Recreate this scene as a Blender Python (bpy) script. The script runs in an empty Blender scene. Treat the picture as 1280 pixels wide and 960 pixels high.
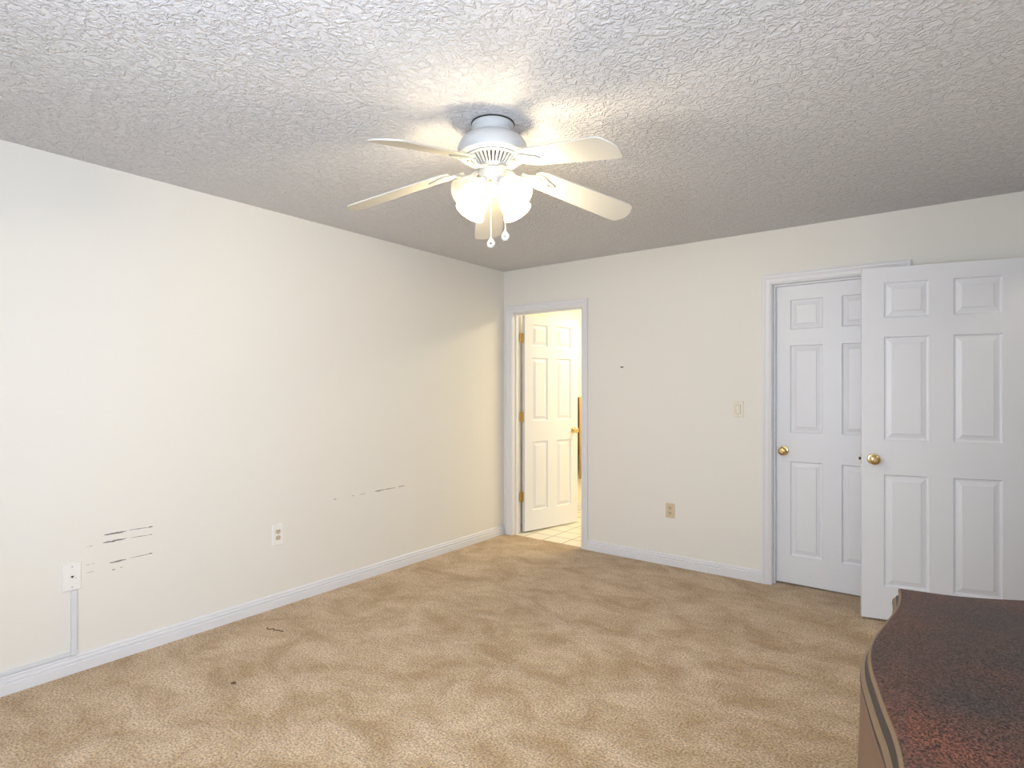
import bpy, bmesh, math, random
from mathutils import Vector, Matrix
random.seed(7)
PI = math.pi
S = bpy.context.scene
C = S.collection

# ------------------------------------------------------------------ camera
YAW = math.atan2(.604, .797)
CAM = Vector((3.319, -4.255, 1.343))
cd = bpy.data.cameras.new('camera'); cam = bpy.data.objects.new('camera', cd); C.objects.link(cam)
cam.location = CAM; cam.rotation_euler = (PI/2, 0, YAW)
cd.sensor_width = 36; cd.lens = 723/1280*36; cd.shift_y = 7/1280; cd.clip_start = .02
S.camera = cam
# ------------------------------------------------------------------ exposure, sky, lights
S.view_settings.view_transform = 'Standard'; S.view_settings.look = 'None'
S.view_settings.gamma = 1; S.view_settings.use_curve_mapping = False
S.view_settings.exposure = 0.10
W = bpy.data.worlds.new('world'); S.world = W; W.use_nodes = True
bg = W.node_tree.nodes['Background']; bg.inputs[0].default_value = (.72, .84, 1, 1); bg.inputs[1].default_value = 1.5
def area(name, loc, rot, sx, sy, power, col):
    l = bpy.data.lights.new(name, 'AREA'); l.shape = 'RECTANGLE'; l.size = sx; l.size_y = sy
    l.energy = power; l.color = col
    o = bpy.data.objects.new(name, l); C.objects.link(o); o.location = loc; o.rotation_euler = rot
    return o
area('window_daylight', (3.84, -4.12, 1.42), (0, PI/2, 0), 1.3, 1.2, 54, (.80, .87, 1))
area('rear_window_daylight', (2.5, -4.95, 1.42), (PI/2, 0, 0), 1.3, 1.3, 66, (.76, .85, 1))
area('bathroom_light', (1.0, 1.2, 2.38), (0, 0, 0), .9, .5, 40, (1, .86, .58))
area('hall_light', (4.3, -.6, 2.38), (0, 0, 0), .5, .5, 3, (1, .9, .75))
BULB_STRENGTH = 300; BULB_COLOR = (1, .87, .66)

# ------------------------------------------------------------------ materials
def newmat(name):
    m = bpy.data.materials.new(name); m.use_nodes = True
    nt = m.node_tree; return m, nt, nt.nodes['Principled BSDF']
def simple(name, col, rough=.5, metal=0, bump=None, spec=.5):
    m, nt, b = newmat(name)
    b.inputs['Base Color'].default_value = (*col, 1); b.inputs['Roughness'].default_value = rough
    b.inputs['Metallic'].default_value = metal; b.inputs['Specular IOR Level'].default_value = spec
    tc = nt.nodes.new('ShaderNodeTexCoord'); n = nt.nodes.new('ShaderNodeTexNoise')
    n.inputs['Scale'].default_value = bump[0] if bump else 60; n.inputs['Detail'].default_value = 3
    nt.links.new(tc.outputs['Object'], n.inputs['Vector'])
    bp = nt.nodes.new('ShaderNodeBump'); bp.inputs['Strength'].default_value = bump[1] if bump else .05
    bp.inputs['Distance'].default_value = bump[2] if bump else .0005
    nt.links.new(n.outputs['Fac'], bp.inputs['Height']); nt.links.new(bp.outputs['Normal'], b.inputs['Normal'])
    return m
wall_m = simple('wall_paint', (.80, .775, .715), .6, bump=(220, .25, .001))
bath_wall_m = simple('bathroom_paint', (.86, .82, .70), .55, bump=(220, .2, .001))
trim_m = simple('trim_paint', (.76, .76, .78), .35, bump=(40, .06, .0006))
door_m = simple('door_paint', (.79, .80, .83), .38, bump=(35, .07, .0008))
plastic_w = simple('white_plastic', (.85, .84, .80), .35)
plastic_b = simple('almond_plastic', (.66, .55, .38), .4)
dark_m = simple('dark_slot', (.03, .025, .02), .7)
brass_m = simple('brass', (.78, .60, .30), .22, 1.0)
oldbrass_m = simple('worn_brass', (.50, .34, .11), .35, .9, bump=(150, .6, .002))
steel_m = simple('steel', (.55, .55, .55), .3, 1)
fan_m = simple('fan_enamel', (.50, .52, .53), .35)
iron_m = simple('iron_enamel', (.40, .39, .36), .35)
blade_m = simple('blade_laminate', (.56, .54, .48), .45)
race_m = simple('raceway_plastic', (.70, .72, .75), .4)
scuff_m = simple('scuff_grey', (.22, .21, .20), .8)
scuff2_m = simple('scuff_tan', (.30, .26, .19), .8)
scuffl_m = simple('scuff_light', (.50, .48, .45), .8)
towel_m = simple('tan_towel', (.52, .36, .20), .95, bump=(300, .8, .003))
glassd_m = simple('chain_knob', (.80, .79, .76), .15)

def carpet():
    m, nt, b = newmat('carpet'); N = nt.nodes.new; L = nt.links.new
    tc = N('ShaderNodeTexCoord')
    mp = N('ShaderNodeMapping'); mp.inputs['Rotation'].default_value = (0, 0, .5); mp.inputs['Scale'].default_value = (1, 1.35, 1)
    L(tc.outputs['Object'], mp.inputs['Vector'])
    n1 = N('ShaderNodeTexNoise'); n1.inputs['Scale'].default_value = 3.6; n1.inputs['Detail'].default_value = 8
    n1.inputs['Roughness'].default_value = .70; n1.inputs['Distortion'].default_value = .5
    L(mp.outputs[0], n1.inputs['Vector'])
    r1 = N('ShaderNodeValToRGB'); r1.color_ramp.elements[0].position = .38; r1.color_ramp.elements[1].position = .62
    r1.color_ramp.elements[0].color = (.45, .295, .125, 1); r1.color_ramp.elements[1].color = (.67, .505, .31, 1)
    L(n1.outputs['Fac'], r1.inputs['Fac'])
    n2 = N('ShaderNodeTexNoise'); n2.inputs['Scale'].default_value = 110; n2.inputs['Detail'].default_value = 3; n2.inputs['Roughness'].default_value = .7
    L(tc.outputs['Object'], n2.inputs['Vector'])
    r2 = N('ShaderNodeValToRGB'); r2.color_ramp.elements[0].position = .33; r2.color_ramp.elements[1].position = .62
    r2.color_ramp.elements[0].color = (.26, .24, .22, 1); r2.color_ramp.elements[1].color = (1.36, 1.36, 1.36, 1)
    L(n2.outputs['Fac'], r2.inputs['Fac'])
    mx = N('ShaderNodeMix'); mx.data_type = 'RGBA'; mx.blend_type = 'MULTIPLY'; mx.inputs['Factor'].default_value = .9
    L(r1.outputs[0], mx.inputs[6]); L(r2.outputs[0], mx.inputs[7]); L(mx.outputs[2], b.inputs['Base Color'])
    b.inputs['Roughness'].default_value = .95; b.inputs['Specular IOR Level'].default_value = .1
    b.inputs['Sheen Weight'].default_value = .35; b.inputs['Sheen Roughness'].default_value = .5
    b.inputs['Sheen Tint'].default_value = (.95, .92, 1, 1)
    ad = N('ShaderNodeMath'); ad.operation = 'MULTIPLY_ADD'; ad.inputs[1].default_value = 4; 
    L(n1.outputs['Fac'], ad.inputs[0]); L(n2.outputs['Fac'], ad.inputs[2])
    bp = N('ShaderNodeBump'); bp.inputs['Strength'].default_value = .9; bp.inputs['Distance'].default_value = .008
    L(ad.outputs[0], bp.inputs['Height']); L(bp.outputs['Normal'], b.inputs['Normal'])
    return m
carpet_m = carpet()
def popcorn():
    m, nt, b = newmat('textured_ceiling'); N = nt.nodes.new; L = nt.links.new
    tc = N('ShaderNodeTexCoord')
    n = N('ShaderNodeTexNoise'); n.inputs['Scale'].default_value = 38; n.inputs['Detail'].default_value = 3
    n.inputs['Roughness'].default_value = .55; n.inputs['Distortion'].default_value = 1.1
    L(tc.outputs['Object'], n.inputs['Vector'])
    r = N('ShaderNodeValToRGB'); r.color_ramp.elements[0].position = .42; r.color_ramp.elements[1].position = .64
    L(n.outputs['Fac'], r.inputs['Fac'])
    bp = N('ShaderNodeBump'); bp.inputs['Strength'].default_value = 1; bp.inputs['Distance'].default_value = .0055
    L(r.outputs[0], bp.inputs['Height']); L(bp.outputs['Normal'], b.inputs['Normal'])
    b.inputs['Base Color'].default_value = (.68, .68, .70, 1); b.inputs['Roughness'].default_value = .75
    return m
ceil_m = popcorn()
def tile():
    m, nt, b = newmat('floor_tile'); N = nt.nodes.new; L = nt.links.new
    tc = N('ShaderNodeTexCoord')
    br = N('ShaderNodeTexBrick'); br.offset = 0; br.inputs['Scale'].default_value = 1
    br.inputs['Brick Width'].default_value = .205; br.inputs['Row Height'].default_value = .205
    br.inputs['Mortar Size'].default_value = .006; br.inputs['Color1'].default_value = (.80, .75, .63, 1)
    br.inputs['Color2'].default_value = (.76, .71, .60, 1); br.inputs['Mortar'].default_value = (.36, .31, .23, 1)
    L(tc.outputs['Object'], br.inputs['Vector']); L(br.outputs['Color'], b.inputs['Base Color'])
    b.inputs['Roughness'].default_value = .3
    return m
tile_m = tile()
def wood():
    m, nt, b = newmat('dark_cherry_veneer'); N = nt.nodes.new; L = nt.links.new
    tc = N('ShaderNodeTexCoord')
    n1 = N('ShaderNodeTexNoise'); n1.inputs['Scale'].default_value = 3.2; n1.inputs['Detail'].default_value = 3
    L(tc.outputs['Object'], n1.inputs['Vector'])
    r1 = N('ShaderNodeValToRGB'); e = r1.color_ramp.elements
    e[0].position = .36; e[0].color = (.028, .020, .018, 1); e[1].position = .68; e[1].color = (.068, .026, .015, 1)
    L(n1.outputs['Fac'], r1.inputs['Fac'])
    n2 = N('ShaderNodeTexNoise'); n2.inputs['Scale'].default_value = 290; n2.inputs['Detail'].default_value = 2
    L(tc.outputs['Object'], n2.inputs['Vector'])
    r2 = N('ShaderNodeValToRGB'); r2.color_ramp.elements[0].position = .36; r2.color_ramp.elements[1].position = .66
    r2.color_ramp.elements[0].color = (.05, .05, .05, 1); r2.color_ramp.elements[1].color = (3.0, 2.8, 2.7, 1)
    L(n2.outputs['Fac'], r2.inputs['Fac'])
    mx = N('ShaderNodeMix'); mx.data_type = 'RGBA'; mx.blend_type = 'MULTIPLY'; mx.inputs['Factor'].default_value = 1
    L(r1.outputs[0], mx.inputs[6]); L(r2.outputs[0], mx.inputs[7]); L(mx.outputs[2], b.inputs['Base Color'])
    b.inputs['Roughness'].default_value = .55
    bp = N('ShaderNodeBump'); bp.inputs['Strength'].default_value = .35; bp.inputs['Distance'].default_value = .0008
    L(n2.outputs['Fac'], bp.inputs['Height']); L(bp.outputs['Normal'], b.inputs['Normal'])
    return m
wood_m = wood()
wood_side_m = simple('cherry_wood', (.15, .085, .055), .4, bump=(60, .3, .001))
edge_tan_m = simple('worn_wood_edge', (.17, .11, .06), .5, bump=(80, .4, .001))
edge_dark_m = simple('dark_wood_groove', (.035, .022, .02), .5)
def shade_glass():
    m = bpy.data.materials.new('frosted_glass'); m.use_nodes = True; nt = m.node_tree; nt.nodes.clear()
    N = nt.nodes.new; L = nt.links.new
    o = N('ShaderNodeOutputMaterial'); t = N('ShaderNodeBsdfTranslucent'); t.inputs[0].default_value = (.95, .92, .84, 1)
    d = N('ShaderNodeBsdfPrincipled'); d.inputs['Base Color'].default_value = (.90, .88, .80, 1); d.inputs['Roughness'].default_value = .3
    tr = N('ShaderNodeBsdfTransparent'); tr.inputs[0].default_value = (1, .97, .9, 1)
    m1 = N('ShaderNodeMixShader'); m1.inputs[0].default_value = .5; L(t.outputs[0], m1.inputs[1]); L(d.outputs[0], m1.inputs[2])
    m2 = N('ShaderNodeMixShader'); m2.inputs[0].default_value = .62; L(m1.outputs[0], m2.inputs[1]); L(tr.outputs[0], m2.inputs[2])
    L(m2.outputs[0], o.inputs[0]); return m
glass_m = shade_glass()
bulb_m = bpy.data.materials.new('lit_bulb'); bulb_m.use_nodes = True
_b = bulb_m.node_tree.nodes['Principled BSDF']; _b.inputs['Emission Color'].default_value = (*BULB_COLOR, 1)
_b.inputs['Emission Strength'].default_value = BULB_STRENGTH; _b.inputs['Base Color'].default_value = (.9, .9, .85, 1)
dim_m = bulb_m.copy(); dim_m.name = 'dim_bulb'; dim_m.node_tree.nodes['Principled BSDF'].inputs['Emission Strength'].default_value = 1.6
pane_m = bpy.data.materials.new('window_glass'); pane_m.use_nodes = True
_n = pane_m.node_tree; _n.nodes.clear(); _o = _n.nodes.new('ShaderNodeOutputMaterial')
_t = _n.nodes.new('ShaderNodeBsdfTransparent'); _g = _n.nodes.new('ShaderNodeBsdfGlossy'); _g.inputs['Roughness'].default_value = .02
_x = _n.nodes.new('ShaderNodeMixShader'); _x.inputs[0].default_value = .06
_n.links.new(_t.outputs[0], _x.inputs[1]); _n.links.new(_g.outputs[0], _x.inputs[2]); _n.links.new(_x.outputs[0], _o.inputs[0])

# ------------------------------------------------------------------ mesh helpers
def box(bm, x0, x1, y0, y1, z0, z1, mi=0, mat=None):
    v = [bm.verts.new(Vector(p)) for p in ((x0,y0,z0),(x1,y0,z0),(x1,y1,z0),(x0,y1,z0),(x0,y0,z1),(x1,y0,z1),(x1,y1,z1),(x0,y1,z1))]
    for f in ((0,3,2,1),(4,5,6,7),(0,1,5,4),(1,2,6,5),(2,3,7,6),(3,0,4,7)):
        bm.faces.new([v[i] for i in f]).material_index = mi
    if mat is not None:
        for q in v: q.co = mat @ q.co
    return v
def lathe(bm, prof, n=32, mat=None, mi=0, closed=False):
    rings = []
    for r, z in prof:
        if r < 1e-6: rings.append([bm.verts.new((0, 0, z))])
        else: rings.append([bm.verts.new((r*math.cos(2*PI*i/n), r*math.sin(2*PI*i/n), z)) for i in range(n)])
    prs = list(zip(rings, rings[1:]))
    if closed: prs.append((rings[-1], rings[0]))
    for a, b in prs:
        for i in range(n):
            j = (i+1) % n
            if len(a) == 1 and len(b) == 1: continue
            if len(a) == 1: f = (a[0], b[j], b[i])
            elif len(b) == 1: f = (a[i], a[j], b[0])
            else: f = (a[i], a[j], b[j], b[i])
            bm.faces.new(f).material_index = mi
    if mat is not None:
        for r in rings:
            for v in r: v.co = mat @ v.co
def tube(bm, pts, r, n=10, mi=0):
    pts = [Vector(p) for p in pts]; rr = r if isinstance(r, (list, tuple)) else [r]*len(pts)
    up = None; rings = []
    for i, p in enumerate(pts):
        d = (pts[min(i+1, len(pts)-1)] - pts[max(i-1, 0)]).normalized()
        a = up if up is not None else (Vector((0,0,1)) if abs(d.z) < .9 else Vector((1,0,0)))
        s = d.cross(a).normalized(); up = s.cross(d).normalized()
        rings.append([bm.verts.new(p + rr[i]*(s*math.cos(2*PI*k/n) + up*math.sin(2*PI*k/n))) for k in range(n)])
    for a, b in zip(rings, rings[1:]):
        for k in range(n): bm.faces.new((a[k], a[(k+1)%n], b[(k+1)%n], b[k])).material_index = mi
    bm.faces.new(rings[0][::-1]).material_index = mi; bm.faces.new(rings[-1]).material_index = mi
def prism(bm, pts, z0, z1, mat=None, mi=0):
    a = [bm.verts.new((x, y, z0)) for x, y in pts]; b = [bm.verts.new((x, y, z1)) for x, y in pts]
    n = len(pts)
    bm.faces.new(a[::-1]).material_index = mi; bm.faces.new(b).material_index = mi
    for i in range(n): bm.faces.new((a[i], a[(i+1)%n], b[(i+1)%n], b[i])).material_index = mi
    if mat is not None:
        for v in a+b: v.co = mat @ v.co
def sweep(bm, path, prof, mi=0):
    """profile (u: into the room, v: up) swept on mitred path of (point, u-dir, v-dir) frames, closed profile"""
    rings = [[bm.verts.new(p + u*a + v*b) for a, b in prof] for p, u, v in path]
    n = len(prof)
    for r, s in zip(rings, rings[1:]):
        for i in range(n): bm.faces.new((r[i], r[(i+1)%n], s[(i+1)%n], s[i])).material_index = mi
    bm.faces.new(rings[0][::-1]); bm.faces.new(rings[-1])
def obj(name, bm, mats, parent=None, smooth=None, bevel=None):
    bmesh.ops.recalc_face_normals(bm, faces=bm.faces)
    me = bpy.data.meshes.new(name); bm.to_mesh(me); bm.free()
    for m in (mats if isinstance(mats, (list, tuple)) else [mats]): me.materials.append(m)
    if smooth:
        me.shade_smooth(); me.set_sharp_from_angle(angle=math.radians(smooth))
    o = bpy.data.objects.new(name, me); C.objects.link(o)
    if parent: o.parent = parent
    if bevel:
        md = o.modifiers.new('bevel', 'BEVEL'); md.width = bevel; md.segments = 2; md.limit_method = 'ANGLE'
    return o
def tag(o, label, cat, group=None, kind=None):
    if label: o['label'] = label
    if cat: o['category'] = cat
    if group: o['group'] = group
    if kind: o['kind'] = kind
    return o
def thing(name, label, cat, loc=(0,0,0), rz=0, group=None, kind=None):
    o = bpy.data.objects.new(name, None); C.objects.link(o); o.location = loc; o.rotation_euler = (0,0,rz)
    o.empty_display_size = .1
    return tag(o, label, cat, group, kind)
def struct(name, bm, m, label, cat, smooth=None, bevel=None):
    return tag(obj(name, bm, m, None, smooth, bevel), label, cat, kind='structure')
def BM(): return bmesh.new()
V = Vector

# ------------------------------------------------------------------ the setting
XR, YF, H, T = 3.68, -4.80, 2.44, .12
BO = (.10, .83, 2.045)      # bathroom opening x0 x1 top
CO = (2.342, 3.065, 2.066)  # closet opening
EO = (-.93, -.125, 2.06)    # entry opening on right wall (y0,y1,top)
b = BM(); box(b, -T, XR+T, YF-T, 0, -.1, 0); box(b, BO[0], BO[1], 0, .03, -.1, 0); box(b, CO[0], CO[1], 0, .9, -.1, 0); box(b, XR+T, 4.9, -1.4, .5, -.1, 0)
floor = struct('floor', b, carpet_m, 'tan cut-pile carpet with footprints and paler patches across the bedroom', 'carpet')
b = BM(); box(b, -T, XR+T, YF-T, T, H, H+.1)
struct('ceiling', b, ceil_m, 'white knockdown-textured ceiling above the ceiling fan', 'ceiling')
b = BM(); box(b, -T, 0, YF-T, T, 0, H)
wall_left = struct('wall_left', b, wall_m, 'long blank cream wall with scuff marks and outlet, left side', 'wall')
b = BM()
box(b, 0, BO[0]-.012, 0, T, 0, H); box(b, BO[0]-.012, BO[1]+.012, 0, T, BO[2]+.012, H); box(b, BO[1]+.012, CO[0]-.012, 0, T, 0, H)
box(b, CO[0]-.012, CO[1]+.012, 0, T, CO[2]+.012, H); box(b, CO[1]+.012, XR+T, 0, T, 0, H)
bmesh.ops.remove_doubles(b, verts=b.verts, dist=1e-5)
wall_back = struct('wall_back', b, wall_m, 'cream end wall holding the bathroom doorway and white closet door', 'wall')
WY0, WY1, WZ0, WZ1 = -4.68, -3.56, .78, 2.08
b = BM(); box(b, XR, XR+T, YF-T, WY0, 0, H); box(b, XR, XR+T, WY0, WY1, 0, WZ0); box(b, XR, XR+T, WY0, WY1, WZ1, H); box(b, XR, XR+T, WY1, EO[0]-.012, 0, H); box(b, XR, XR+T, EO[0]-.012, EO[1]+.012, EO[2]+.012, H); box(b, XR, XR+T, EO[1]+.012, 0, 0, H)
struct('wall_right', b, wall_m, 'cream wall on the right behind the dark dresser', 'wall')
WX0, WX1 = 1.85, 3.15
b = BM(); box(b, 0, WX0, YF-T, YF, 0, H); box(b, WX1, XR, YF-T, YF, 0, H); box(b, WX0, WX1, YF-T, YF, 0, WZ0); box(b, WX0, WX1, YF-T, YF, WZ1, H)
struct('wall_front', b, wall_m, 'cream wall with a window behind the viewer', 'wall')
wf = BM()
for x0, x1 in ((WX0, WX0+.04), (WX1-.04, WX1)): box(wf, x0, x1, YF-.08, YF-.04, WZ0, WZ1)
for z0, z1 in ((WZ0, WZ0+.04), (WZ1-.04, WZ1), (1.41, 1.45)): box(wf, WX0+.04, WX1-.04, YF-.078, YF-.042, z0, z1)
wf = struct('window_2', wf, trim_m, 'white framed window in the wall behind the viewer', 'window')
b = BM(); box(b, WX0+.04, WX1-.04, YF-.062, YF-.058, WZ0+.04, WZ1-.04); obj('pane', b, pane_m, wf)
wn = BM()
for y0, y1 in ((WY0, WY0+.04), (WY1-.04, WY1)): box(wn, XR+.04, XR+.08, y0, y1, WZ0, WZ1)
for z0, z1 in ((WZ0, WZ0+.04), (WZ1-.04, WZ1), (1.41, 1.45)): box(wn, XR+.042, XR+.078, WY0+.04, WY1-.04, z0, z1)
win = struct('window_1', wn, trim_m, 'white framed window in the right wall past the dresser', 'window')
b = BM(); box(b, XR+.058, XR+.062, WY0+.04, WY1-.04, WZ0+.04, WZ1-.04); obj('pane', b, pane_m, win)
# bathroom shell
b = BM(); box(b, -T, 0, T, 2.4, 0, H); box(b, 0, 2.2, 2.4, 2.52, 0, H); box(b, 2.08, 2.2, T, 2.4, 0, H)
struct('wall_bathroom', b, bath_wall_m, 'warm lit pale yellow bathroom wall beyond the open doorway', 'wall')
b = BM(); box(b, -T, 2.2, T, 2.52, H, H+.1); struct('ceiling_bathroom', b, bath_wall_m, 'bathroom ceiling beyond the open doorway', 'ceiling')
b = BM(); box(b, -T, 2.2, .03, 2.52, -.1, -.002)
fb = struct('floor_bathroom', b, tile_m, 'cream square tiles with dark grout beyond the open doorway', 'tile floor')
# hall and closet shells
b = BM(); box(b, 4.9, 5.0, -1.5, .6, 0, H); box(b, XR+T, 4.9, -1.5, -1.4, 0, H); box(b, XR+T, 4.9, .5, .6, 0, H)
struct('wall_hall', b, wall_m, 'cream hallway wall outside the entry doorway', 'wall')
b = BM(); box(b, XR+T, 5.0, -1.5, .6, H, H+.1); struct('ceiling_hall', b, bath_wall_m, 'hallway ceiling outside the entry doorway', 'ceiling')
b = BM(); box(b, 2.24, 3.35, .9, 1.0, 0, H); box(b, 2.24, 2.3, T, .9, 0, H); box(b, 3.3, 3.35, T, .9, 0, H)
struct('wall_closet', b, wall_m, 'closet inner wall behind the closed white door', 'wall')

# baseboards
BP = [(0,0),(.016,0),(.016,.044),(.0095,.048),(.0095,.051),(.0145,.055),(.0130,.064),(.0075,.067),(.0075,.070),(.0100,.074),(.006,.083),(0,.085)]
def baseboard(name, p0, p1, u, label):
    b = BM(); sweep(b, [(V(p0), V(u), V((0,0,1))), (V(p1), V(u), V((0,0,1)))], BP)
    struct(name, b, trim_m, label, 'baseboard', smooth=30)
baseboard('baseboard_left', (0,YF,0), (0,0,0), (1,0,0), 'white moulded baseboard along the scuffed left wall')
baseboard('baseboard_back', (.892,0,0), (2.278,0,0), (0,-1,0), 'white moulded baseboard between bathroom doorway and closet door')
baseboard('baseboard_corner', (3.13,0,0), (XR,0,0), (0,-1,0), 'white baseboard hidden behind the wide open door')
baseboard('baseboard_right', (XR,YF,0), (XR,-1.0,0), (-1,0,0), 'white baseboard along the right wall behind dresser')
baseboard('baseboard_front', (.0,YF,0), (XR,YF,0), (0,1,0), 'white baseboard under the window behind the viewer')

# door casings + jambs
CP = [(0,0),(.0,.062),(.016,.062),(.018,.054),(.0165,.046),(.0125,.040),(.0145,.030),(.012,.018),(.008,.010),(.009,.004),(.006,0)]  # (out of wall, width from opening)
def casing(name, base, ex, en, w, top, label, jy, stop, lw=.062):
    """base: opening's lower corner on wall face; ex along opening; en into room"""
    base, ex, en = V(base), V(ex), V(en); up = V((0,0,1)); b = BM()
    s = .004
    def frames():
        return [(base - ex*(-s) + up*0, en, -ex), (base + ex*s + up*(top-s), en, (-ex+up)),
                (base + ex*(w-s) + up*(top-s), en, (ex+up)), (base + ex*(w-s), en, ex)]
    path = [(p - (v if False else V((0,0,0))), u, v) for p, u, v in frames()]
    # opening reveal: casing starts .004 outside of the jamb face
    path = [(base - ex*s, en, -ex), (base - ex*s + up*(top+s), en, -ex+up), (base + ex*(w+s) + up*(top+s), en, ex+up), (base + ex*(w+s), en, ex)]
    sweep(b, path, CP)
    M = Matrix((( ex.x, -en.x, 0, base.x), (ex.y, -en.y, 0, base.y), (0,0,1,0), (0,0,0,1)))
    for (x0, x1, z0, z1) in ((-.0115, 0, 0, top), (w, w+.0115, 0, top), (-.0115, w+.0115, top, top+.0115)):
        box(b, x0, x1, -.0005, jy, z0, z1, mat=M)
    y0, y1 = stop
    for (x0, x1, z0, z1) in ((0, .011, 0, top-.011), (w-.011, w, 0, top-.011), (0, w, top-.011, top)):
        box(b, x0, x1, y0, y1, z0, z1, mat=M)
    return struct(name, b, trim_m, label, 'door frame', smooth=30)
casing('trim_1', (BO[0],0,0), (1,0,0), (0,-1,0), BO[1]-BO[0], BO[2], 'white moulded casing around the lit bathroom doorway', T+.0005, (.045,.08))
casing('trim_2', (CO[0],0,0), (1,0,0), (0,-1,0), CO[1]-CO[0], CO[2], 'white moulded casing around the closed closet door', T+.0005, (.04,.074))
casing('trim_3', (XR,EO[0],0), (0,1,0), (-1,0,0), EO[1]-EO[0], EO[2], 'white casing around entry doorway on the right wall', T+.0005, (.04,.07))
# casing on the bathroom side
b = BM()
for x0, x1, z0, z1 in ((BO[0]-.066, BO[0]-.004, 0, BO[2]+.066), (BO[1]+.004, BO[1]+.066, 0, BO[2]+.066), (BO[0]-.004, BO[1]+.004, BO[2]+.004, BO[2]+.066)):
    box(b, x0, x1, T, T+.012, z0, z1)
struct('trim_4', b, trim_m, 'white casing on the bathroom side of the doorway', 'door frame', bevel=.002)
baseboard('baseboard_bathroom', (0,T+.013,0), (0,2.4,0), (1,0,0), 'white baseboard inside the bathroom')

# ------------------------------------------------------------------ doors
ROWS = [(.19, .838), (1.036, 1.634), (1.744, 1.948)]
RINGS = [(.004, -.009), (.010, -.011), (.015, -.011), (.038, -.0045), (.040, -.001)]
def leaf(w, h, cols, t=.035):
    b = BM(); xs = [0, cols[0][0], cols[0][1], cols[1][0], cols[1][1], w]
    zs = [0] + [z for r in ROWS for z in r] + [h]
    for sgn in (-1, 1):
        g = [[b.verts.new((x, sgn*t/2, z)) for z in zs] for x in xs]
        for i in range(5):
            for j in range(6+1):
                q = [g[i][j], g[i+1][j], g[i+1][j+1], g[i][j+1]]
                if i in (1, 3) and j in (1, 3, 5):
                    x0, x1, z0, z1 = xs[i], xs[i+1], zs[j], zs[j+1]
                    prev = q
                    for ins, dep in RINGS:
                        y = sgn*(t/2 + dep)
                        cur = [b.verts.new(p) for p in ((x0+ins,y,z0+ins),(x1-ins,y,z0+ins),(x1-ins,y,z1-ins),(x0+ins,y,z1-ins))]
                        for k in range(4): b.faces.new((prev[k], prev[(k+1)%4], cur[(k+1)%4], cur[k]))
                        prev = cur
                    b.faces.new(prev)
                else: b.faces.new(q)
    for (x0, x1, z0, z1) in ((0,0,0,h),(w,w,0,h)):
        b.faces.new([b.verts.new(p) for p in ((x0,-t/2,z0),(x0,t/2,z0),(x0,t/2,z1),(x0,-t/2,z1))])
    for z in (0, h):
        b.faces.new([b.verts.new(p) for p in ((0,-t/2,z),(w,-t/2,z),(w,t/2,z),(0,t/2,z))])
    bmesh.ops.remove_doubles(b, verts=b.verts, dist=1e-5)
    return b
def knob(parent, x, z, face, t=.035, mat=brass_m, label=None):
    M = Matrix.Translation((x, face*t/2, z)) @ Matrix.Rotation(-face*PI/2, 4, 'X')
    b = BM(); lathe(b, [(0,.0),(.032,.0),(.033,.003),(.029,.008),(.015,.011),(.012,.014),(.012,.026),(.017,.030),(.025,.036),(.0285,.045),(.027,.054),(.020,.061),(.013,.0625),(.0115,.061),(0,.061)], 32, M)
    k = obj('knob', b, mat, parent, smooth=35)
    if label: k['label'] = label
    b = BM(); lathe(b, [(0,.0613),(.0055,.0613),(.0055,.064),(0,.0645)], 16, M); obj('lock_button', b, oldbrass_m, k, smooth=35)
    return k
# closed closet door, knob on the left
w = CO[1]-CO[0]-.010
d = struct('door_1', leaf(w, 2.045, ((.0925,.290),(.402,.607)) if False else ((.093,.292),(.404,.606))), door_m, 'closed white six-panel closet door with brass knob at its left', 'door')
d.location = (CO[0]+.006, .092, .012); knob(d, .052, .908, -1, label='round brass knob'); 
b = BM(); box(b, -.002, .002, -.001, .002, -.002, .002); m = obj('paint_chip', b, scuffl_m, d); m.location = (.218, -.0185, .075-.01)
# entry door standing open against the back wall
w = .77
a = math.atan2(.175, .729)
d = struct('door_2', leaf(w, 2.035, ((.112,.331),(.441,.66))), door_m, 'white six-panel door standing wide open behind the dresser', 'door')
d.location = (2.904-.004, -.315+.017, .014); d.rotation_euler = (0, 0, a)
knob(d, .06, .925, -1, label='round brass knob with keyhole centre'); knob(d, .06, .925, 1)
b = BM(); box(b, -.0015, .001, -.012, .012, .895, .953); lp = obj('latch_plate', b, brass_m, d)
b = BM(); prism(b, [(-.013,-.006),(.0,-.006),(.0,.007),(-.004,.007)], .917, .932); obj('latch_bolt', b, dark_m, lp)
def hinge(parent, x, y, z, rz=0, hgt=.088, mat=oldbrass_m, lo=None):
    b = BM(); tube(b, [(0,0,-hgt/2),(0,0,hgt/2)], .0065, 12)
    for zz in (-hgt/2-.003, hgt/2): tube(b, [(0,0,zz),(0,0,zz+.003)], .005, 10)
    h = obj('hinge', b, mat, parent, smooth=40); h.location = (x, y, z); h.rotation_euler = (0,0,rz)
    b = BM(); box(b, 0, .033, -.0012, .0012, -hgt/2, hgt/2); lf = obj('hinge_leaf', b, mat, h, bevel=.001); lf.rotation_euler = (0,0,0)
    for zz in (-.03, 0, .03):
        b = BM(); M = Matrix.Translation((.019 + (.006 if zz == 0 else 0), -.0012, zz)) @ Matrix.Rotation(PI/2, 4, 'X')
        lathe(b, [(0,0),(.004,0),(.003,.0012),(0,.0012)], 10, M); obj('screw', b, dark_m, h)
    return h
for z in (.25, 1.02, 1.79): hinge(d, w+.005, .017, z, 0, lo=1)
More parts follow.
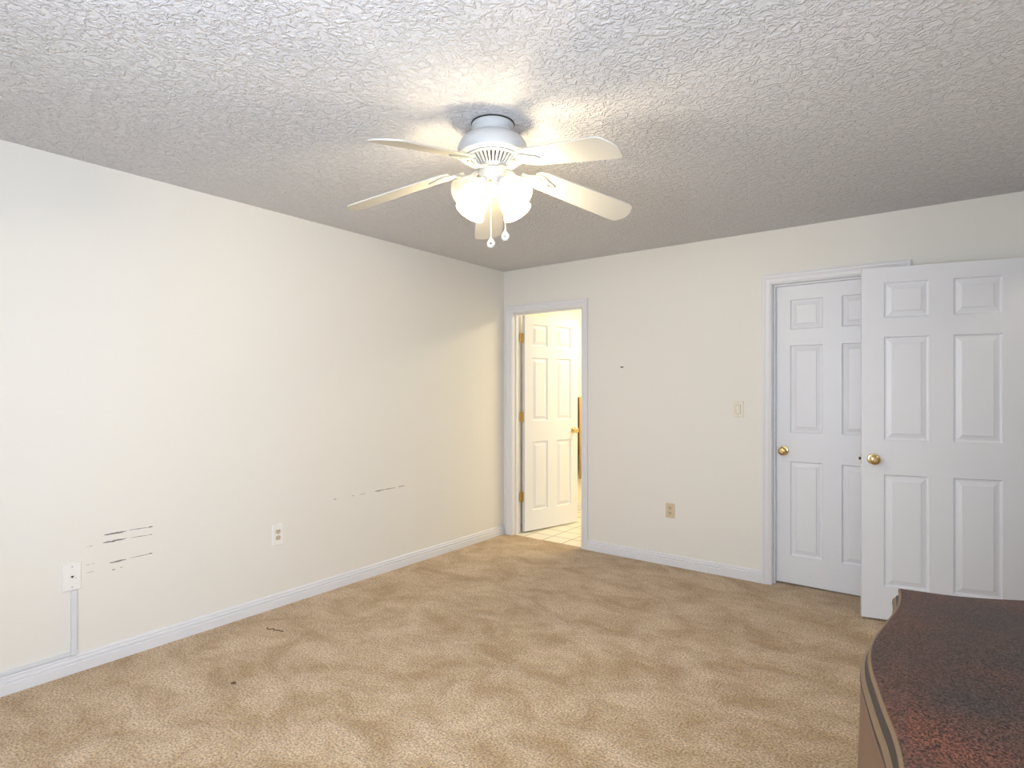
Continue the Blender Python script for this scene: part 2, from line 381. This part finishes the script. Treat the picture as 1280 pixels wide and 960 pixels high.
# bathroom door ajar into the bathroom
w = .69; ab = math.radians(75.4)
d = struct('door_3', leaf(w, 2.025, ((.092,.288),(.402,.598))), door_m, 'white six-panel door swung into the lit bathroom on brass hinges', 'door')
dirv = V((math.cos(ab), math.sin(ab), 0)); nrm = V((math.sin(ab), -math.cos(ab), 0))
d.location = V((.1435, .134, .012)) - nrm*.0175; d.rotation_euler = (0, 0, ab)
knob(d, w-.06, .925, -1, label='round brass knob'); knob(d, w-.06, .925, 1)
for z in (.325, 1.075, 1.815):
    h = hinge(d, -.010, .004, z, 0)
    b = BM(); box(b, -.0012, .0012, -.036, 0, -.044, .044); l2 = obj('hinge_leaf', b, oldbrass_m, h, bevel=.001)
    l2.rotation_euler = (0,0,-ab); l2.location = (-.004, .002, 0)

# ------------------------------------------------------------------ marks on the walls (dirt with a shape of its own)
def scuff(parent, plane, a0, a1, z0, z1, th, mat, seed=0):
    rnd = random.Random(seed); b = BM(); n = 9; top = []; bot = []
    for i in range(n+1):
        f = i/n; w_ = th*(.25 + .75*math.sin(PI*min(1, f*1.05))**.6)*rnd.uniform(.6, 1.25) if 0 < i < n else th*.15
        A = a0+(a1-a0)*f; Z = z0+(z1-z0)*f + rnd.uniform(-.15,.15)*th
        top.append((A, Z+w_/2)); bot.append((A, Z-w_/2))
    pts = top + bot[::-1]
    prism(b, pts, 0, .0004)
    for v in b.verts:
        A, Z, o_ = v.co
        v.co = V((o_, A, Z)) if plane == 'x' else V((A, -o_, Z))
    return obj('scuff_mark', b, mat, parent)
sc = [(-3.20,-3.100,.627,.627,.009,scuff_m),(-3.093,-2.985,.631,.627,.0035,scuff_m),(-3.002,-2.981,.628,.628,.007,scuff_m),
      (-3.205,-3.100,.590,.590,.009,scuff_m),(-3.088,-2.985,.590,.588,.003,scuff_m),(-2.992,-2.984,.588,.588,.004,scuff_m),
      (-3.176,-3.100,.484,.486,.007,scuff_m),(-3.09,-2.985,.488,.490,.003,scuff_m),(-3.00,-2.982,.490,.490,.006,scuff_m),
      (-3.165,-3.150,.447,.447,.005,scuff_m),(-3.130,-3.120,.450,.450,.004,scuff_m),
      (-3.275,-3.256,.497,.497,.003,scuffl_m),(-3.250,-3.238,.497,.497,.003,scuffl_m),(-3.272,-3.240,.459,.461,.004,scuffl_m),
      (-3.262,-3.245,.585,.585,.004,scuffl_m),(-3.275,-3.262,.585,.585,.002,scuffl_m),
      (-1.52,-1.43,.606,.607,.009,scuff2_m),(-1.43,-1.32,.607,.608,.006,scuff2_m),(-1.30,-1.23,.609,.610,.006,scuff2_m),
      (-1.65,-1.60,.603,.604,.006,scuffl_m),(-1.72,-1.70,.603,.603,.007,scuffl_m),(-1.87,-1.845,.602,.602,.010,scuffl_m)]
for i, (a0,a1,z0,z1,th,m) in enumerate(sc): scuff(wall_left, 'x', a0, a1, z0, z1, th, m, i)
scuff(wall_back, 'y', 1.19, 1.225, 1.524, 1.524, .010, dark_m, 99)['label'] = 'small dark gouge'

# ------------------------------------------------------------------ electrical plates
def Mx(y, z): return Matrix.Translation((0, y, z)) @ Matrix.Rotation(PI/2, 4, 'Z') @ Matrix.Rotation(PI/2, 4, 'X')     # local x-> +Y, y-> +Z, z-> +X
def My(x, z): return Matrix.Translation((x, 0, z)) @ Matrix.Rotation(PI/2, 4, 'X')                                      # local x-> +X, y-> +Z, z-> -Y
def plate_bm(w, h, t=.006):
    b = BM(); c = .003
    for v_z0, v_z1, ins in ((0, t*.4, 0),):
        r0 = [b.verts.new((sx*w/2, sy*h/2, 0)) for sx, sy in ((-1,-1),(1,-1),(1,1),(-1,1))]
        r1 = [b.verts.new((sx*w/2, sy*h/2, t*.45)) for sx, sy in ((-1,-1),(1,-1),(1,1),(-1,1))]
        r2 = [b.verts.new((sx*(w/2-c), sy*(h/2-c), t)) for sx, sy in ((-1,-1),(1,-1),(1,1),(-1,1))]
        b.faces.new(r0[::-1]); b.faces.new(r2)
        for p, q in ((r0, r1), (r1, r2)):
            for k in range(4): b.faces.new((p[k], p[(k+1)%4], q[(k+1)%4], q[k]))
    return b
def rounded(w, h, r=.006, n=4):
    pts = []
    for cx, cy, a0 in ((w/2-r,h/2-r,0),(-w/2+r,h/2-r,PI/2),(-w/2+r,-h/2+r,PI),(w/2-r,-h/2+r,1.5*PI)):
        for k in range(n+1): pts.append((cx+r*math.cos(a0+k*PI/2/n), cy+r*math.sin(a0+k*PI/2/n)))
    return pts
def screw(parent, y, z0=.006, mat=steel_m):
    b = BM(); lathe(b, [(0,z0-.001),(.0035,z0-.001),(.003,z0+.0012),(0,z0+.0014)], 12, Matrix.Translation((0,y,0))); return obj('screw', b, mat, parent, smooth=40)
def outlet(name, label, M, plate_mat, rec_mat, w=.072, h=.117):
    t = thing(name, label, 'power outlet'); t.matrix_world = M
    obj('cover_plate', plate_bm(w, h), plate_mat, t)
    for s in (-1, 1):
        b = BM(); pts = []
        for k in range(28):
            a_ = 2*PI*k/28; pts.append((.0172*math.cos(a_), max(-.0135, min(.0135, .0172*math.sin(a_)))))
        prism(b, pts, .004, .0085, Matrix.Translation((0, s*.0195, 0))); r = obj('receptacle', b, rec_mat, t, bevel=.0006)
        for sx in (-.0065, .0065):
            b = BM(); box(b, sx-.0016, sx+.0016, s*.0195-.001, s*.0195+.008, .008, .0089); obj('slot', b, dark_m, r)
        b = BM(); lathe(b, [(0,.008),(.0028,.008),(.0028,.0089),(0,.0089)], 12, Matrix.Translation((0, s*.0195-.0075, 0))); obj('ground_hole', b, dark_m, r)
    screw(t, 0)
outlet('power_outlet', 'white outlet plate with almond sockets low on the left wall', Mx(-2.278, .446), plastic_w, simple('socket_almond', (.62,.55,.42), .4), .072, .130)
outlet('power_outlet', 'almond outlet plate low on the wall between the two doorways', My(1.613, .420), plastic_b, simple('socket_tan', (.60,.49,.33), .4), .072, .112)
# phone jack
t = thing('phone_jack', 'white phone jack plate above vertical cable cover, left wall', 'wall jack'); t.matrix_world = Mx(-3.331, .457)
obj('cover_plate', plate_bm(.074, .130, .009), plastic_w, t)
b = BM(); lathe(b, [(0,.008),(.0145,.008),(.0135,.0115),(0,.0115)], 24); j = obj('jack_boss', b, plastic_w, t, smooth=40)
b = BM(); prism(b, [(-.006,.005),(-.006,-.001),(-.0025,-.001),(-.0025,-.005),(.0025,-.005),(.0025,-.001),(.006,-.001),(.006,.005)], .011, .0121); obj('socket_opening', b, dark_m, j)
b = BM(); box(b, .010, .016, -.010, -.007, .0085, .0105); obj('release_tab', b, scuffl_m, t)
screw(t, .048, .009, scuffl_m); screw(t, -.048, .009, scuffl_m)
# raceway
b = BM(); RP = [(0,-.0125),(.011,-.0125),(.015,-.009),(.015,.009),(.011,.0125),(0,.0125)]
sweep(b, [(V((0,-3.323,.392)), V((1,0,0)), V((0,1,0))), (V((0,-3.323,.0875)), V((1,0,0)), V((0,1,0)))], RP)
rw = tag(obj('cable_cover', b, race_m, None, smooth=25), 'narrow white cable cover running from phone jack down to baseboard', 'cable cover')
b = BM(); box(b, 0, .0175, -3.337, -3.3095, .0855, .108); obj('elbow_clip', b, race_m, rw, bevel=.001)
b = BM(); box(b, 0, .014, YF+.02, -3.337, .0865, .103); obj('horizontal_run', b, race_m, rw, bevel=.002)
# light switch
t = thing('light_switch', 'ivory rocker light switch beside the closet door frame', 'light switch'); t.matrix_world = My(2.117, 1.203)
ivory = simple('ivory_plastic', (.80, .75, .63), .4)
obj('cover_plate', plate_bm(.070, .114), ivory, t)
b = BM(); prism(b, rounded(.034, .066, .002, 2), .005, .0075); fr = obj('switch_frame', b, simple('switch_gap', (.42,.38,.30), .5), t)
b = BM(); v = box(b, -.0145, .0145, -.0305, .0305, .006, .0085); [setattr(q.co, 'z', .0125) for q in v if q.co.y > 0 and q.co.z > .007]
obj('rocker', b, ivory, t, bevel=.001)
screw(t, .048, .006, scuffl_m); screw(t, -.048, .006, scuffl_m)

# ------------------------------------------------------------------ bits on the carpet
b = BM(); tube(b, [(.255,-2.49,.004),(.270,-2.505,.006),(.285,-2.50,.004),(.300,-2.478,.006),(.315,-2.490,.004),(.345,-2.478,.006),(.375,-2.468,.004)], .0022, 6)
thr = tag(obj('thread', b, simple('thread_brown', (.10,.06,.035), .9), None), 'short dark curly thread on the carpet before the left outlet', 'thread')
b = BM()
for i in range(7):
    a_ = i*.9; tube(b, [(0,0,.004),(.012*math.cos(a_), .012*math.sin(a_), .010),(.018*math.cos(a_+.3), .016*math.sin(a_+.3), .004)], .0016, 6)
tuft = tag(obj('lint', b, simple('lint_dark', (.06,.035,.025), .9), None), 'small dark tuft of lint on the carpet, nearest the viewer', 'lint')
tuft.scale = (.7, .7, .8); tuft.location = (.715, -2.92, 0)

# ------------------------------------------------------------------ towel bar glimpsed in the bathroom
t = thing('towel_bar', 'brass towel bar on bathroom wall seen past the ajar door', 'towel bar', (0, 1.235, 1.25))
for y in (0, .50):
    b = BM(); lathe(b, [(0,0),(.022,0),(.022,.006),(.010,.009),(.009,.055),(0,.057)], 20, Matrix.Translation((0,y,0)) @ Matrix.Rotation(PI/2, 4, 'Y')); obj('bracket', b, brass_m, t, smooth=40)
b = BM(); tube(b, [(.048,0,0),(.048,.50,0)], .006, 12); obj('bar', b, brass_m, t, smooth=40)
b = BM(); n = 16; rows = []
prof = [(.0385,.62),(.0385,1.00),(.0388,1.250),(.0405,1.2565),(.0445,1.2595),(.0515,1.2595),(.0555,1.2565),(.0575,1.250),(.0590,1.10),(.0600,.80),(.0600,.36)]
for q, (x, z) in enumerate(prof):
    amp = .003*min(1, abs(z-1.26)*3)
    rows.append([b.verts.new((x + amp*(math.sin(i*1.3)) * (1 if q > 5 else -.6), 1.272 + .40*i/n, z)) for i in range(n+1)])
for p_, q_ in zip(rows, rows[1:]):
    for i in range(n): b.faces.new((p_[i], p_[i+1], q_[i+1], q_[i]))
tw_ = obj('towel', b, towel_m, None, smooth=80); sd_ = tw_.modifiers.new('thickness', 'SOLIDIFY'); sd_.thickness = .003; sd_.offset = 1
tag(tw_, 'tan bath towel hanging on the bathroom towel bar', 'towel')

# ------------------------------------------------------------------ ceiling fan
view = V((-.604, .797, 0)); right = V((.797, .604, 0))
FC = (1.812, -2.398)
fan = thing('ceiling_fan', 'white five-blade ceiling fan with four lit frosted glass shades', 'ceiling fan', (FC[0], FC[1], 0))
def ang(deg):   # measured clockwise from the viewing direction -> world angle
    d_ = view*math.cos(math.radians(deg)) + right*math.sin(math.radians(deg)); return math.atan2(d_.y, d_.x)
b = BM(); lathe(b, [(0,2.4398),(.0895,2.4398),(.0895,2.434),(0,2.434)], 48); obj('canopy_gap_shade', b, dark_m, fan, smooth=40)  # dark-coloured ring painting the shade in the gap between canopy and ceiling
b = BM(); lathe(b, [(0,2.435),(.087,2.435),(.0875,2.427),(.083,2.423),(.083,2.416),(.080,2.413),(.080,2.392),(.083,2.388),(0,2.388)], 48); obj('canopy', b, fan_m, fan, smooth=40)
b = BM(); lathe(b, [(0,2.392),(.082,2.391),(.100,2.386),(.122,2.374),(.138,2.355),(.1455,2.335),(.1455,2.316),(.142,2.305),(.134,2.300),(.106,2.3015),(.100,2.301),(0,2.301)], 64); obj('motor_housing', b, fan_m, fan, smooth=40)
b = BM(); lathe(b, [(0,2.3008),(.096,2.3008),(.056,2.264),(0,2.264)], 48); vi = obj('vent_core', b, simple('vent_dark', (.10,.09,.08), .7), fan, smooth=40)
b = BM(); lathe(b, [(.108,2.3012),(.112,2.297),(.1035,2.2915),(.097,2.2945),(.094,2.3005)], 64, closed=True)
lathe(b, [(.066,2.266),(.068,2.258),(.052,2.254),(.040,2.254),(.040,2.266)], 48, closed=True)
for i in range(36):
    a_ = 2*PI*i/36; M = Matrix.Rotation(a_, 4, 'Z')
    vs = [(.100,2.2985),(.104,2.2925),(.066,2.259),(.060,2.264)]
    q0 = [b.verts.new(M @ V((r, -.0034*r/.08, z))) for r, z in vs]; q1 = [b.verts.new(M @ V((r, .0034*r/.08, z))) for r, z in vs]
    b.faces.new(q0); b.faces.new(q1[::-1])
    for k in range(4): b.faces.new((q0[k], q0[(k+1)%4], q1[(k+1)%4], q1[k]))
obj('vent_ring', b, fan_m, fan, smooth=40)
b = BM(); lathe(b, [(0,2.262),(.046,2.262),(.050,2.256),(.050,2.248),(0,2.248)], 40); obj('flywheel', b, simple('flywheel_grey', (.30,.30,.29), .5), fan, smooth=40)
b = BM(); lathe(b, [(0,2.252),(.048,2.252),(.0555,2.247),(.0565,2.228),(.0565,2.214),(.052,2.210),(.047,2.206),(0,2.206)], 48); obj('switch_housing', b, simple('switch_housing_grey', (.62,.63,.60), .4), fan, smooth=40)
b = BM(); lathe(b, [(0,2.207),(.047,2.207),(.050,2.203),(.050,2.196),(.040,2.186),(.034,2.168),(.026,2.155),(.016,2.150),(.010,2.140),(0,2.137)], 48); fit = obj('light_fitter', b, fan_m, fan, smooth=40)
# blades, each with its iron
PITCH = math.radians(-12); R0, R1 = .185, .665
def blade_outline():
    w0, w1 = .062, .073; L_ = R1-R0
    half = [(0, w0*.55), (.012, w0*.85), (.04, w0)]
    for k in range(1, 5): half.append((.04+(L_-.10)*k/4*1.0, w0+(w1-w0)*k/4))
    half += [(L_-.035, w1*.985), (L_-.022, w1*.90), (L_-.014, w1*.74), (L_-.010, w1*.60), (L_-.003, w1*.38), (L_, w1*.15)]
    return half + [(x, -y) for x, y in half[::-1]]
BO_ = blade_outline()
ZB0, ZB1 = 2.243, 2.135
def make_blade(deg, z1, r1s=1.0):
    A = ang(deg); slope = math.atan2(ZB0 - z1, R1-R0)
    M = Matrix.Rotation(A, 4, 'Z') @ Matrix.Translation((R0, 0, ZB0)) @ Matrix.Rotation(slope, 4, 'Y') @ Matrix.Rotation(PITCH, 4, 'X')
    b = BM(); prism(b, [(x*r1s, y) for x, y in BO_], -.003, .003); bl = obj('blade', b, blade_m, fan, bevel=.0012); bl.matrix_local = M
    # iron: scrolled plate under the blade, neck rising to the flywheel
    b = BM(); pts = []
    for f, w_ in ((-.055,.010),(-.030,.012),(-.012,.020),(.004,.034),(.020,.041),(.036,.040),(.050,.031),(.062,.022),(.078,.019),(.092,.012),(.102,.004)):
        pts.append((f, w_))
    prism(b, pts + [(x, -y) for x, y in pts[::-1]], -.009, -.0032)
    ring = []
    for k in range(20):
        a_ = 2*PI*k/20
        ring.append((V((.022+.018*math.cos(a_), .020*math.sin(a_), -.0085))))
    for k in range(20):
        tube(b, [ring[k], ring[(k+1)%20]], .0030, 6)
    tube(b, [(.045,0,-.0085),(.07,.004,-.0095),(.092,0,-.0085)], .0028, 6)
    ir = obj('blade_iron', b, iron_m, bl, smooth=30, bevel=.001)
    for x, y in ((.018,.024),(.018,-.024),(.070,0)):
        b = BM(); lathe(b, [(0,-.0085),(.0045,-.0085),(.0038,-.0118),(0,-.0125)], 12, Matrix.Translation((x,y,0))); obj('screw', b, steel_m, ir, smooth=40)
    inv = M.inverted(); R = Matrix.Rotation(A, 4, 'Z')
    b = BM()
    p = [inv @ (R @ V(q)) for q in ((.046,.0,2.252),(.075,.0,2.247),(.105,.0,2.232),(.132,0,2.232),(.150,0,2.241))]
    for sy in (-.010, .010):
        pp = [inv @ (R @ V((q[0], sy*(1 if i else .6), q[1]))) for i, q in enumerate(((.046,2.252),(.075,2.246),(.105,2.230),(.132,2.231),(.158,2.240)))]
        tube(b, pp, [.008,.0075,.0065,.006,.0055], 8)
    obj('iron_neck', b, iron_m, bl, smooth=40)
for deg in (-4, 68, 140, -148, -76): make_blade(deg, ZB1)
# lamps: arm, socket, glass shade, bulb
lamp_holders = []
for i, deg in enumerate((-138, 139, 41, -41)):
    A = ang(deg); R = Matrix.Rotation(A, 4, 'Z')
    b = BM(); tube(b, [R @ V(p) for p in ((.030,0,2.190),(.046,0,2.196),(.060,0,2.192),(.070,0,2.182))], .0085, 12)
    arm = obj('lamp_arm', b, fan_m, fan, smooth=40)
    tilt = math.radians(130)   # axis: outward and down
    M = R @ Matrix.Translation((.066, 0, 2.186)) @ Matrix.Rotation(tilt, 4, 'Y')
    b = BM(); lathe(b, [(0,-.008),(.016,-.006),(.024,.002),(.026,.012),(.026,.022),(.021,.024),(0,.024)], 32, M); obj('socket_cup', b, fan_m, arm, smooth=40)
    prof = [(.024,.012),(.027,.020),(.036,.032),(.046,.048),(.052,.066),(.054,.082),(.056,.096),(.061,.108),(.068,.118)]
    inn = [(r-.003, z-.0005) for r, z in prof[::-1]]
    b = BM(); lathe(b, prof + inn, 48, M, closed=True); sh = obj('glass_shade', b, glass_m, arm, smooth=50)
    b = BM(); lathe(b, [(0,.024),(.0125,.024),(.0135,.042),(.020,.056),(.0285,.070),(.030,.082),(.0265,.096),(.017,.106),(0,.110)], 20, M); obj('bulb', b, bulb_m if deg != -138 else dim_m, arm, smooth=60)
# pull chains
def chain(x_lat, y_dep, ztop, zbot):
    p = right*x_lat + view*y_dep
    b = BM(); tube(b, [(p.x, p.y, ztop), (p.x, p.y, zbot)], .0016, 8)
    z = ztop
    while z > zbot:
        lathe(b, [(0,-.0026),(.0022,-.0013),(.0026,0),(.0022,.0013),(0,.0026)], 8, Matrix.Translation((p.x, p.y, z))); z -= .0065
    c = obj('pull_chain', b, simple('chain_white', (.80,.76,.66), .4), fan, smooth=40)
    M = Matrix.Translation((p.x, p.y, zbot))
    b = BM(); lathe(b, [(0,.004),(.004,.002),(.005,-.003),(.010,-.008),(.0155,-.017),(.0165,-.024),(.014,-.032),(.008,-.038),(0,-.040)], 24, M); k = obj('chain_knob', b, glassd_m, c, smooth=50)
    b = BM(); lathe(b, [(0,-.0005),(.0055,-.0005),(.004,.0012),(0,.0012)], 10, Matrix.Translation(p - view*.0162 + V((0,0,zbot-.024))) @ Matrix.Rotation(math.atan2(-view.y, -view.x), 4, 'Z') @ Matrix.Rotation(PI/2, 4, 'Y')); obj('knob_emblem', b, scuff_m, k)
    b = BM(); lathe(b, [(0,.006),(.005,.006),(.006,.0),(.004,-.006),(0,-.006)], 12, Matrix.Translation((p.x, p.y, ztop))); obj('chain_nipple', b, brass_m, c, smooth=40)
chain(-.006, -.052, 2.185, 1.955)
chain(.052, -.035, 2.178, 1.988)

# ------------------------------------------------------------------ serpentine dresser
def catmull(P, n=6):
    out = []
    for i in range(len(P)-1):
        p0, p1, p2, p3 = P[max(i-1,0)], P[i], P[i+1], P[min(i+2,len(P)-1)]
        for k in range(n):
            t_ = k/n
            out.append(tuple(.5*((2*p1[j]) + (-p0[j]+p2[j])*t_ + (2*p0[j]-5*p1[j]+4*p2[j]-p3[j])*t_*t_ + (-p0[j]+3*p1[j]-3*p2[j]+p3[j])*t_**3) for j in (0,1)))
    return out + [P[-1]]
front = catmull([(3.197,-2.179),(3.205,-2.277),(3.203,-2.373),(3.190,-2.492),(3.175,-2.618),(3.173,-2.713),(3.182,-2.801),(3.199,-2.885),(3.222,-2.985),(3.243,-3.070),(3.257,-3.150),(3.262,-3.240),(3.262,-3.340)])
far = catmull([(3.64,-2.03),(3.56,-2.045),(3.485,-2.085),(3.40,-2.130),(3.323,-2.160),(3.255,-2.172),(3.197,-2.179)])
near = catmull([(3.262,-3.340),(3.33,-3.345),(3.41,-3.36),(3.50,-3.40),(3.57,-3.425),(3.64,-3.435)])
OUT = far[:-1] + front + near[1:]       # open path, back edge straight on the wall side
def offset_path(P, d):
    res = []
    for i, p in enumerate(P):
        a_ = V(P[max(i-1,0)]); c_ = V(P[min(i+1,len(P)-1)]); t_ = (c_-a_).normalized()
        n_ = V((t_.y, -t_.x)); n_ = -n_ if n_.dot(V(p)-V((3.5,-2.75))) < 0 else n_
        q = V(p) + n_*d; res.append((min(q.x, 3.64), q.y))
    res[0] = (3.64, P[0][1] + d); res[-1] = (3.64, P[-1][1] - d)
    return res
dr = thing('dresser', 'dark cherry serpentine-front dresser in the lower right corner', 'dresser')
def stack(name, prof, mats, mis, parent, cap_top=True, cap_bot=True, bevel=None):
    b = BM(); rings = []
    for d_, z in prof: rings.append([b.verts.new((x, y, z)) for x, y in offset_path(OUT, d_)])
    n = len(OUT)
    for k, (r, s) in enumerate(zip(rings, rings[1:])):
        for i in range(n): b.faces.new((r[i], r[(i+1)%n], s[(i+1)%n], s[i])).material_index = mis[k]
    if cap_top: b.faces.new(rings[0]).material_index = mis[0] if len(mis) == 1 else 0
    if cap_bot: b.faces.new(rings[-1]).material_index = mis[-1]
    return obj(name, b, mats, parent, smooth=35)
TZ = .75
stack('top', [(-.003,TZ),(.0,TZ-.001),(.003,TZ-.004),(.003,TZ-.008),(-.001,TZ-.010)], [wood_m, edge_tan_m], [1,1,1,0], dr)
stack('top_moulding', [(-.001,TZ-.0095),(-.001,TZ-.016),(.003,TZ-.022),(.009,TZ-.026),(.010,TZ-.030),(.013,TZ-.033),(.017,TZ-.036),(.018,TZ-.042),(.012,TZ-.045)], [edge_dark_m, edge_tan_m, edge_dark_m], [0,0,0,1,1,1,0,0], dr)
body_prof = [(.010,TZ-.045)] + [(.008 + .008*math.sin(PI*min(1,k/9*1.0))**.8 if 0 < k < 9 else .008, TZ-.045-(.555)*k/9) for k in range(1,10)]
stack('body', body_prof, [wood_side_m], [0]*9, dr)
stack('base_moulding', [(.012,.15),(.020,.145),(.022,.13),(.018,.118),(.018,.09),(.010,.085)], [wood_side_m, edge_dark_m], [1,0,0,1,0], dr)
# drawer fronts following the bowed front
FI0 = len(far)-1 + 6; FI1 = len(far)-1 + len(front) - 7
for k in range(3):
    z0 = .165 + k*.178; z1 = z0+.165
    b = BM(); segs = list(range(FI0, FI1+1))
    def bd(z): 
        f = (TZ-.045-z)/.555; return .008 + .008*max(0, math.sin(PI*f))**.8
    rows = []
    for z, e in ((z0,-.004),(z0,.003),(z0+.008,.007),(z1-.008,.007),(z1,.003),(z1,-.004)):
        P = offset_path(OUT, bd(z)+e); rows.append([b.verts.new((*P[i], z)) for i in segs])
    for r, s in zip(rows, rows[1:]):
        for i in range(len(segs)-1): b.faces.new((r[i], r[i+1], s[i+1], s[i]))
    for i in (0, -1): b.faces.new([r[i] for r in rows])
    b.faces.new([v for v in rows[0]] + [v for v in rows[-1][::-1]])
    dw = obj('drawer', b, wood_side_m, dr, smooth=30)
    zm = (z0+z1)/2; P = offset_path(OUT, bd(zm)+.007)
    for i in (FI0+12, FI1-12):
        x, y = P[i]; b = BM(); tube(b, [(x,y-.045,zm+.006),(x-.018,y-.040,zm+.002),(x-.024,y-.02,zm-.010),(x-.025,y,zm-.014),(x-.024,y+.02,zm-.010),(x-.018,y+.040,zm+.002),(x+.002,y+.045,zm+.006)], .0038, 8)
        obj('drawer_pull', b, oldbrass_m, dw, smooth=50)
for x, y in ((3.27,-2.24),(3.585,-2.12),(3.325,-3.29),(3.585,-3.36)):
    b = BM(); lathe(b, [(0,.088),(.040,.088),(.043,.070),(.030,.045),(.024,.020),(.030,.008),(.028,.0),(0,.0)], 24, Matrix.Translation((x,y,0))); obj('foot', b, wood_side_m, dr, smooth=50)
